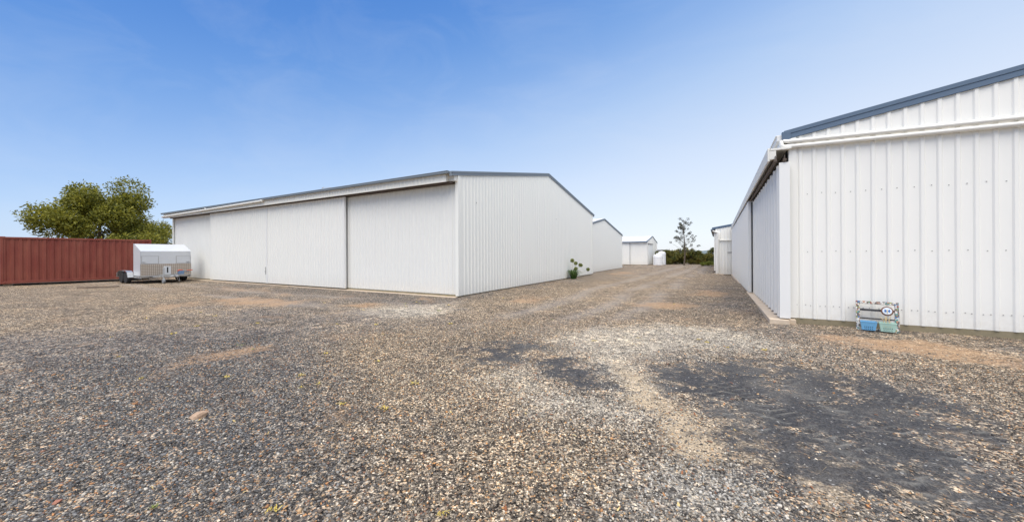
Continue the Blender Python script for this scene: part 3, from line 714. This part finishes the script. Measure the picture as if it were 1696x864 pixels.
# low bright shrubs right of the tree in front of the hedge
LEAF_L=leafmat('leaf_lime',(.06,.09,.02),(.16,.20,.035),(.30,.32,.06))
for i,(x,y,s,l) in enumerate(((-1.75,51.0,.42,'low lime green shrub left of its neighbour at the foot of the hedge'),(-1.0,51.6,.58,'low lime green shrub in the middle at the foot of the hedge'),(-.35,52.3,.52,'low lime green shrub against the distant shed at the foot of the hedge'))):
    t=thing('low_shrub',l,'shrub',(x,y,0),group='lime shrubs at the foot of the hedge')
    m=MB()
    for q in range(5): m.tube([(0,0,0),(random.uniform(-.2,.2),random.uniform(-.2,.2),s*.6)],[.015,.006],5)
    m.build('stems',BARK,t)
    leaves('crown',LEAF_L,t,[(random.uniform(-.4,.4)*s*1.6,random.uniform(-.4,.4)*s,s*random.uniform(.3,.7)) for q in range(9)],[s*.45]*9,1500,.05,1.8,.8)

# far farmhouse, only its roof shows over the hedge
t=thing('farmhouse','distant house roof showing above the hedge next to the water tanks','house',(-12.9,88,-1.15))
m=MB(); m.box((-4,-3,0),(4,3,2.4)); m.build('wall',plain('render_wall',(.45,.42,.38),.8),t)
m=MB(); P=[(-4.5,-3.5,2.35),(4.5,-3.5,2.35),(4.5,3.5,2.35),(-4.5,3.5,2.35),(-2.5,-.05,3.5),(2.5,-.05,3.5),(2.5,.05,3.5),(-2.5,.05,3.5)]; m.hexa(P); m.build('roof',plain('dark_tile',(.13,.12,.125),.7),t)
# low far hills on the horizon
hx=np.linspace(-2600,2600,90); V=[];F=[]
for i,x in enumerate(hx):
    for j,(dy,k) in enumerate(((0,0),(150,.45),(330,.8),(520,1),(900,0))):
        V.append((x,1500+dy+.12*abs(x),-9+k*(16+14*math.sin(x*.0021+1)+8*math.sin(x*.0067)+3*math.sin(x*.02))))
for i in range(89):
    for j in range(4): a=i*5+j; F.append((a,a+5,a+6,a+1))
o=npmesh('hills',np.array(V),np.array(F),plain('far_hills',(.13,.16,.16),.95,0,.2,.004)); o['kind']='structure'

# ---------------------------------------------------------------- agapanthus at the long shed
t=thing('agapanthus','agapanthus clump with five round green flower heads by the long shed wall','plant',(-7.98,21.95,0))
LF=leafmat('agapanthus_leaf',(.03,.075,.015),(.06,.13,.03),(.13,.21,.05)); HD=leafmat('agapanthus_head',(.10,.12,.03),(.20,.24,.06),(.40,.42,.16)); ST=plain('flower_stem',(.42,.46,.30),.6)
m=MB(); rs=random.Random(8)
for k in range(150):
    a=rs.uniform(0,6.28); L=rs.uniform(.3,.55); h=rs.uniform(.25,.60); w=rs.uniform(.012,.02); bx,by=rs.uniform(-.12,.12),rs.uniform(-.2,.2)
    dx,dy=math.cos(a),math.sin(a); prev=None
    for q in range(6):
        s=q/5; p=Vector((max(-.3,bx+dx*L*s),by+dy*L*s,h*math.sin(s*2.3)*1.0)); ww=w*(1-s**3*.9); n=Vector((-dy,dx,0))*ww
        cur=(p-n,p+n)
        if prev: m.quad(prev[0],prev[1],cur[1],cur[0])
        prev=cur
m.build('leaf_clump',LF,t)
for k,(hx_,hy,hz,s0) in enumerate(((-.02,-.17,1.15,-.2),(.03,.32,.97,.0),(.06,1.12,.83,.1),(.10,.14,.63,.0),(.18,2.35,.50,.3))):
    m=MB(); m.tube([(0,s0*.5,.05),(hx_*.5,s0+(hy-s0)*.45,hz*.62),(hx_,hy,hz)],[.009,.008,.006],6); st=m.build('flower_stem',ST,t)
    c=[(hx_,hy,hz)]
    leaves('flower_head',HD,st,c,[.115],620,.032,3.0,1)
    if k==2: leaves('flower_head',HD,st,[(hx_+.02,hy+.17,hz-.02)],[.085],420,.026,3.0,1)

# ---------------------------------------------------------------- red shipping container
RED=NB('red_container_paint')
f=RED.noise(2,6,.65,sc=(1,1,.3)); g2=RED.noise(12,5,.7)
c=RED.mix(RED.mr(f,.35,.7),(.20,.036,.022),(.27,.075,.045)); c=RED.mix(RED.mr(g2,.62,.75,0,.6),c,(.16,.06,.03))
RED=RED.fin(c,.6)
t=thing('shipping_container','faded red corrugated shipping container behind the white trailer','container',(-33.95,9.55,.08))
Lc,Wc,Hc=6.06,2.44,2.6
pr=((0,0),(.25,0),(.40,-1),(.75,-1),(.90,0))
m=MB(); m.sheet((-.03,-Lc+.1,0),(0,1,0),Lc-.2,(1,0,0),lambda s:.15,lambda s:Hc-.1,.278,.036,prof=pr); m.build('side_panel',RED,t)
m=MB(); m.sheet((-Wc+.03,-.1,0),(0,-1,0),Lc-.2,(-1,0,0),lambda s:.15,lambda s:Hc-.1,.278,.036,prof=pr); m.build('side_panel',RED,t)
m=MB(); m.sheet((-.1,-.04,0),(-1,0,0),Wc-.2,(0,1,0),lambda s:.15,lambda s:Hc-.1,.278,.036,prof=pr); m.build('end_panel',RED,t)
m=MB()
for x in (-Wc,-.1):
    for y in (-Lc,-.1): m.box((x,y,.11),(x+.1,y+.1,Hc-.11))
    m.box((x,-Lc+.1,0),(x+.1,-.1,.15)); m.box((x,-Lc+.1,Hc-.12),(x+.1,-.1,Hc-.02))
for y in (-Lc,-.1): m.box((-Wc+.1,y,0),(-.1,y+.1,.15)); m.box((-Wc+.1,y,Hc-.12),(-.1,y+.1,Hc-.02))
m.build('corner_frame',RED,t,bevel=.01)
for x in (-Wc-.01,-.165):
    for y in (-Lc-.01,-.165):
        for z in (0,Hc-.108): m=MB(); m.box((x,y,z),(x+.175,y+.175,z+.108)); m.build('corner_casting',RED,t,bevel=.012)
m=MB(); m.box((-Wc+.1,-Lc+.1,Hc-.09),(-.1,-.1,Hc-.05)); m.build('roof',RED,t)
for s in (0,1):
    m=MB(); a=-Wc+.1+s*(Wc-.2)/2; m.box((a+.01,-Lc+.02,.16),(a+(Wc-.2)/2-.01,-Lc+.06,Hc-.13)); d=m.build('door',RED,t)
    for q in (.3,.8): m=MB(); m.tube([(a+q,-Lc-.02,.1),(a+q,-Lc-.02,Hc-.1)],.018,8); m.build('lock_rod',GALV,d)
TIM=plain('old_timber',(.25,.19,.13),.9,0,.3,10,.4)
for x in (-Wc+.1,-.3):
    for y in (-Lc+.1,-.4): m=MB(); m.box((x,y,-.12),(x+.2,y+.3,0)); m.build('timber_block',TIM,t)

# ---------------------------------------------------------------- trailer with the white canopy box
t=thing('tandem_trailer','flat tandem trailer with a white slope topped canopy box and checker plate front','trailer',(-29.05,8.85,-.04))
CAN=plain('canopy_white_paint',(.56,.58,.60),.35,0,.03,2); TYRE=plain('tyre_rubber',(.022,.022,.024),.85,0,.2,20)
ck=NB('checker_plate'); v=ck.n('ShaderNodeTexChecker'); 
w1=ck.voro(11,rand=0); ck.m
cc=ck.mix(ck.mr(w1.outputs['Distance'],.2,.5,0,.8),(.56,.50,.43),(.27,.22,.18)); CHK=ck.fin(cc,.45,.35,ck.bump(w1.outputs['Distance'],.5,.01))
hw=1.16
def quadbox(name,P,mat,par,**k): m=MB(); m.hexa(P); return m.build(name,mat,par,**k)
# box: front face at x=0, ridge at x=-1.0
m=MB()
prof=[(0,.42),(0,1.90),(-1.0,2.33),(-1.06,2.33),(-1.06,.42)]
i0=0
for y in (-hw,hw): m.v+=[(x,y,z) for x,z in prof]
m.f+=[(0,1,2,3,4)[::-1],(5,6,7,8,9)]+[(k,(k+1)%5,5+(k+1)%5,5+k)[::-1] for k in range(5)]; m.mi+=[0]*7
cb=m.build('canopy_box',CAN,t,bevel=.02)
m=MB()
for a,b_ in ((-hw+.05,-hw+.80),(hw-.72,hw-.02)):
    m=MB()
    for (y0,z0,y1,z1) in ((a,1.60,b_,1.612),(a,1.16,a+.012,1.60),(b_-.012,1.16,b_,1.60)): m.box((.001,y0,z0),(.012,y1,z1))
    m.build('locker_seam',SCREW,cb)
for a,b_,q in ((-hw+.07,-hw+.78,-hw+.16),(hw-.70,hw-.04,hw-.16)):
    m=MB(); m.box((.002,a,1.17),(.014,b_,1.594)); d=m.build('locker_door',CAN,cb)
    m=MB(); m.box((.014,q-.07,1.20),(.03,q+.07,1.28)); m.build('latch',GALV,d,bevel=.006)
m=MB(); m.box((.001,-hw+.01,.44),(.012,hw+.02,1.14)); m.build('stone_guard',CHK,cb)
m=MB(); m.box((-4.1,-hw,.40),(.02,hw,.455)); m.box((-4.1,-hw-.01,.30),(.0,-hw+.05,.40)); m.box((-4.1,hw-.05,.30),(.0,hw+.01,.40))
for k in range(6): m.box((-4.0+k*.75,-hw+.05,.32),(-3.92+k*.75,hw-.05,.398))
m.build('deck_frame',GALV,t,bevel=.006)
for y in (-hw-.02,hw-.03): m=MB(); m.box((-4.05,y,.455),(-1.3,y+.05,.58)); m.build('side_rail',GALV,t,bevel=.006)
for sy in (-1,1):
    m=MB(); 
    pts=[(-.95,.36),(-1.1,.66),(-1.35,.74),(-2.45,.74),(-2.7,.66),(-2.85,.36)]
    for k in range(5):
        (xa,za),(xb,zb_)=pts[k],pts[k+1]; y0,y1=sorted((sy*(hw+.02),sy*(hw+.28))); m.quad((xa,y0,za),(xb,y0,zb_),(xb,y1,zb_),(xa,y1,za)); m.quad((xa,y0,za+.006),(xa,y1,za+.006),(xb,y1,zb_+.006),(xb,y0,zb_+.006))
    m.build('mudguard',GALV,t)
    for x in (-1.5,-2.28):
        m=MB(); m.lathe((x,sy*(hw+.14),.33),[(.20,-.09),(.31,-.10),(.335,-.07),(.335,.07),(.31,.10),(.20,.09)],24,'Y'); wl=m.build('wheel',TYRE,t,smooth=True)
        m=MB(); m.lathe((x,sy*(hw+.14),.33),[(.04,-.06),(.19,-.07),(.205,-.085),(.205,.085),(.19,.07),(.04,.06)],20,'Y'); m.build('rim',GALV,wl,smooth=True)
for x in (-1.5,-2.28): m=MB(); m.tube([(x,-hw,.33),(x,hw,.33)],.025,8); m.build('axle',SCREW,t)
m=MB() # A-frame drawbar
for sy in (-1,1): m.tube([(-.5,sy*.85,.35),(1.15,sy*.05,.40)],.045,4)
m.tube([(-.3,0,.36),(1.35,0,.42)],.045,4); m.box((.05,-.42,.44),(.5,.42,.50)); m.build('drawbar',GALV,t)
m=MB(); m.box((1.2,-.06,.40),(1.5,.06,.52)); m.tube([(1.42,0,.42),(1.58,0,.44)],.05,10); m.tube([(1.2,0,.52),(1.38,.03,.66)],.018,8); m.build('coupling',GALV,t,bevel=.008)
m=MB(); m.tube([(.95,-.42,.15),(.95,-.42,.92)],.04,10); m.tube([(.95,-.42,.92),(.95,-.30,.94)],.012,6); m.box((.90,-.39,.38),(1.0,-.08,.46)); jw=m.build('jockey_stand',GALV,t)
m=MB(); m.lathe((.95,-.42,.15),[(.03,-.05),(.13,-.045),(.15,-.025),(.15,.025),(.13,.045),(.03,.05)],18,'Y'); m.build('jockey_wheel',plain('grey_rubber',(.22,.23,.24),.7),jw,smooth=True)
m=MB(); m.box((.55,-.30,.52),(.60,.02,1.0)); m.build('number_plate',CAN,t,bevel=.008)
m=MB(); m.box((.602,-.17,.62),(.608,-.11,.95)); m.build('plate_slot',DARK,t)
m=MB(); m.box((.5,.35,.50),(.85,.55,.72)); m.tube([(.68,.55,.66),(.68,.85,.66)],.02,8); m.build('hand_winch',plain('blue_winch',(.12,.2,.33),.5),t,bevel=.02)
m=MB(); m.tube([(.72,.28,.70),(.75,.36,.76),(.75,.5,.74)],.035,8); m.tube([(.72,.72,.72),(.70,1.0,.74)],.025,8); m.build('safety_strap',plain('red_strap',(.55,.12,.06),.7),t)
m=MB(); m.tube([(1.25,.08,.36),(1.1,.2,.12),(.8,.35,.10),(.4,.45,.32)],.014,6); m.build('safety_chain',GALV,t)

# plank left of the trailer
t=MB(); t.box((-.75,-.11,0),(.75,.11,.05)); o=t.build('timber_plank',plain('weathered_timber',(.16,.12,.09),.9,0,.3,10,.4),bevel=.006)
o.location=(-27.5,5.75,-.01); o.rotation_euler=(0,0,R(52)); tag(o,'weathered timber plank lying on the gravel left of the trailer','plank')

# ---------------------------------------------------------------- reddish rock in the foreground
def rock(label,x,y,s,rz,seed,col=(.36,.22,.17),asp=(1,.62,.42),zoff=0,group=None):
    import bmesh
    bm=bmesh.new(); bmesh.ops.create_icosphere(bm,subdivisions=4,radius=1)
    rs=random.Random(seed); 
    pl=[(Vector((rs.uniform(-1,1),rs.uniform(-1,1),rs.uniform(-.6,1))).normalized(),rs.uniform(.5,.82)) for _ in range(16)]
    from mathutils import noise
    for v in bm.verts:
        p=v.co.copy()
        for n,d in pl:
            e=p.dot(n)-d
            if e>0: p-=n*e*.95
        p*=1+.06*noise.noise(p*3+Vector((seed,0,0)))
        v.co=Vector((p.x*asp[0],p.y*asp[1],p.z*asp[2]))*s
    me=bpy.data.meshes.new('rock'); bm.to_mesh(me); bm.free()
    b=NB('rock_face'); f=b.noise(18,6,.7); f2=b.noise(5,3,.5)
    c=b.mix(b.mr(f2,.35,.65),col,tuple(min(1,q*1.45) for q in col)); c=b.mix(b.mr(f,.45,.7,0,.6),c,(.13,.075,.055))
    me.materials.append(b.fin(c,.85,0,b.bump(f,.6,.02)))
    o=bpy.data.objects.new('rock',me); COL.objects.link(o)
    z=float(ghn(np.array([x]),np.array([y]))[0]); o.location=(x,y,z+s*asp[2]*.42+zoff); o.rotation_euler=(R(8),R(-14),rz)
    tag(o,label,'rock',group); return o
rock('flat pinkish brown rock lying on the dark gravel at the lower left',-4.47,1.60,.105,R(48),14,(.36,.25,.17),(1,.6,.55))
rock('small rust red stone at the lower left edge of the yard',-3.78,.60,.042,R(20),8,(.33,.14,.09))

# ---------------------------------------------------------------- pallet frame planter with two baskets
t=thing('mosaic_frame_planter','mosaic edged frame leaning on the near right shed wall, holding two baskets','planter',(2.78,10.02,.0),rz=R(-11))
# local x along the wall, y to the wall, leaning back
Wf,Hf=.62,.60; lean=R(12)
M=Matrix.Rotation(-lean,4,'X')
mo=NB('mosaic_tiles'); v=mo.voro(34); s=mo.n('ShaderNodeSeparateColor'); mo.lk(v.outputs['Color'],s.inputs[0])
c=mo.ramp(s.outputs[0],[(0,(.6,.6,.58)),(.22,(.12,.11,.10)),(.42,(.10,.28,.25)),(.52,(.45,.24,.15)),(.60,(.74,.70,.62)),(.74,(.32,.34,.10)),(.82,(.10,.2,.38)),(.88,(.55,.5,.45)),(.95,(.3,.08,.06))],'CONSTANT')
e=mo.voro(34,'DISTANCE_TO_EDGE'); c=mo.mix(mo.mr(e.outputs['Distance'],.0,.07,1,0),c,(.12,.10,.09))
MOS=mo.fin(c,.35,0,mo.bump(e.outputs['Distance'],.5,.01))
def MBx(lo,hi,name,mat,par,bev=.004):
    m=MB(); m.box(lo,hi,M); return m.build(name,mat,par,bevel=bev)
m=MB()
for lo,hi in (((-Wf/2,-.03,0),(-Wf/2+.06,.03,Hf)),((Wf/2-.06,-.03,0),(Wf/2,.03,Hf)),((-Wf/2+.06,-.028,Hf-.055),(Wf/2-.06,.028,Hf-.001)),((-Wf/2+.06,-.028,.0),(Wf/2-.06,.028,.05))): m.box(lo,hi,M)
m.build('mosaic_frame',MOS,t,bevel=.005)
BLK=plain('black_slat',(.02,.02,.022),.5)
MBx((-Wf/2+.06,-.012,.40),(Wf/2-.06,.012,.44),'cross_slat',BLK,t)
MBx((-Wf/2+.06,-.012,.235),(Wf/2-.06,.012,.26),'cross_slat',BLK,t)
MBx((Wf/2-.02,.02,-.02),(Wf/2+.01,.11,.42),'prop_leg',plain('grey_wood',(.33,.30,.27),.85,0,.3,20),t)
m=MB(); 
pl=MB(); pl.lathe((0,0,0),[(.001,-.022),(.085,-.018),(.092,0),(.08,.008),(.001,.008)],28,'Y')
T=M@Matrix.Translation((.145,-.03,.415))
pl.v=[tuple(T@Vector((x,y,z))) for x,y,z in pl.v]; pr_=pl.build('plaque_rim',plain('brown_rim',(.17,.07,.035),.5),t,smooth=True)
pf=MB(); pf.lathe((0,0,0),[(.001,-.030),(.066,-.028),(.070,-.020),(.001,-.018)],28,'Y'); pf.v=[tuple(T@Vector((x,y,z))) for x,y,z in pf.v]
pf.build('plaque_face',plain('pale_glaze',(.70,.76,.82),.3),pr_,smooth=True)
wg=MB()
for sx in (-1,1):
    P=[(sx*.010,-.012),(sx*.014,.020),(sx*.034,.034),(sx*.044,.010),(sx*.036,-.026)]
    for yy in (-.0315,):
        wg.quad(*[tuple(T@Vector((x,yy,z))) for x,z in (P if sx<0 else P[::-1])])
    P=[(sx*.006,-.008),(sx*.03,-.012),(sx*.034,-.036),(sx*.014,-.042)]
wg.build('painted_wings',plain('blue_glaze',(.07,.17,.42),.3),pr_)
bd=MB(); bd.box((-.008,-.036,-.045),(.008,-.031,.03),T); bd.build('painted_body',plain('sand_glaze',(.6,.5,.34),.4),pr_)
def basket(label,xoff,col,sticks):
    b=thing('plastic_basket',label,'basket',(0,0,0),group='two small baskets in the frame')
    Wm=Matrix.Translation((2.78,10.02,0))@Matrix.Rotation(R(-11),4,'Z')@Matrix.Translation((xoff,-.115,.035))
    b.matrix_world=Wm
    mat=plain('plastic_'+label.split()[0],col,.4,0,.05,6)
    w0,w1,d0,d1,H=.098,.122,.055,.072,.165
    def ring(z,off=0):
        u=z/H; a=w0+(w1-w0)*u-off; d=d0+(d1-d0)*u-off; return a,d
    m=MB(); cols=11; rows=5
    # front/back and side walls as lattices of bars with rectangular holes
    def wall(p,q,n):  # from corner fn
        m_=[]
    def pt(side,u,z,off):
        a,d=ring(z,off)
        if side==0: return (-a+2*a*u,-d,z)
        if side==1: return (a,-d+2*d*u,z)
        if side==2: return (a-2*a*u,d,z)
        return (-a,d-2*d*u,z)
    for side,nc in ((0,15),(1,9),(2,15),(3,9)):
        for i in range(nc):
            for j in range(9):
                hole=(i%2==1) and (j%2==1) and 1<=j<=7 and (2<i<nc-2 or (nc==9))
                if side in(0,2) and j==7: hole=False
                if hole: continue
                u0,u1=i/nc,(i+1)/nc; z0,z1=j/9*H,(j+1)/9*H
                o=[pt(side,u0,z0,0),pt(side,u1,z0,0),pt(side,u1,z1,0),pt(side,u0,z1,0)]
                n=[pt(side,u0,z0,.004),pt(side,u1,z0,.004),pt(side,u1,z1,.004),pt(side,u0,z1,.004)]
                m.hexa([o[0],o[1],n[1],n[0],o[3],o[2],n[2],n[3]])
    m.box((-w0+.004,-d0+.004,0),(w0-.004,d0-.004,.005))
    m.build('basket_wall',mat,b)
    m=MB(); a,d=ring(H); m.tube([(-a,-d,H),(a,-d,H),(a,d,H),(-a,d,H)],.0075,8,closed=True); m.build('rim',mat,b,smooth=True)
    m=MB(); m.box((-w0+.01,-d0+.01,.006),(w0-.01,d0-.01,.07)); m.build('potting_soil',plain('dark_soil',(.03,.022,.018),.95,0,.3,60),b)
    if sticks:
        m=MB()
        for k in range(7):
            x=random.uniform(-.06,.03) if k<5 else random.uniform(.02,.07); y=random.uniform(-.02,.03)
            m.tube([(x,y,.05),(x+random.uniform(-.03,.02),y+.01,.2),(x+random.uniform(-.09,.03),y+.03,random.uniform(.24,.34))],[.006,.005,.0035],5)
        m.build('dry_stems',plain('straw_stem',(.62,.48,.26),.8),b)
    return b
basket('blue plastic basket with square holes, left one in the mosaic frame',-.135,(.17,.42,.66),False)
basket('mint green plastic basket holding dry stems, right one in the mosaic frame',.135,(.42,.62,.53),True)

# ---------------------------------------------------------------- little weeds, straw and leaf litter in the gravel
def litter():
    V=[];F=[];C=[]
    def blade(p,d,L,w,col,lift):
        n=Vector((-d.y,d.x,0))*w; q=p+d*L*.55+Vector((0,0,lift)); e=p+d*L+Vector((0,0,lift*.7)); i=len(V)
        V.extend([p-n,p+n,q+n*.8,q-n*.8,e+n*.1,e-n*.1]); F.extend([(i,i+1,i+2,i+3),(i+3,i+2,i+4,i+5)]); C.extend([col]*6)
    rs=random.Random(31)
    def at(r0,r1):
        a=rs.uniform(-.95,.9)+YAW; r=r0+(r1-r0)*rs.random()**.7; x,y=-r*math.sin(a),r*math.cos(a); return Vector((x,y,float(ghn(np.array([x]),np.array([y]))[0])+.008))
    for k in range(60):   # weed tufts and yellowed leaves
        p=at(1.6,14)
        if p.x>.6 and p.y>9.5: continue
        z=zones(np.array([p.x]),np.array([p.y]))
        if z['fines'][0]>.3: continue
        g_=rs.random()<.2; s=rs.uniform(.6,1.2)*(1+.03*p.length)
        for q in range(int(rs.uniform(6,18))):
            a=rs.uniform(0,6.28); col=(.20,.23,.06,1) if g_ else (.55,.42,.10,1)
            f=rs.uniform(.7,1.3); col=tuple(c*f for c in col[:3])+(1,)
            blade(p+Vector((rs.uniform(-.03,.03),rs.uniform(-.03,.03),0))*s,Vector((math.cos(a),math.sin(a),0)),rs.uniform(.015,.04)*s,rs.uniform(.0025,.005)*s,col,rs.uniform(.004,.02)*s)
    for k in range(420):  # straw
        p=at(1.4,9)
        if p.x>.6 and p.y>9.5: continue
        a=rs.uniform(0,6.28); f=rs.uniform(.5,1.2)
        blade(p,Vector((math.cos(a),math.sin(a),0)),rs.uniform(.03,.11),rs.uniform(.0007,.0014),(.46*f,.36*f,.22*f,1),rs.uniform(.0,.012))
    for k in range(170):  # brown bark and leaf flakes
        p=at(1.4,8); a=rs.uniform(0,6.28); f=rs.uniform(.6,1.2); col=rs.choice([(.32*f,.13*f,.06*f,1),(.42*f,.24*f,.10*f,1),(.6*f,.45*f,.2*f,1)])
        blade(p,Vector((math.cos(a),math.sin(a),0)),rs.uniform(.02,.055),rs.uniform(.004,.009),col,rs.uniform(.002,.01))
    # each blade is two quads
    b=NB('dry_litter'); mat=b.fin(b.attr('col').outputs['Color'],.8,0,None,.2)
    o=npmesh('ground_litter',np.array([tuple(v) for v in V]),np.array(F),mat,cols=np.array(C)); o['kind']='stuff'
    tag(o,'tiny weeds, straw and dry leaf litter scattered through the gravel','litter')
litter()
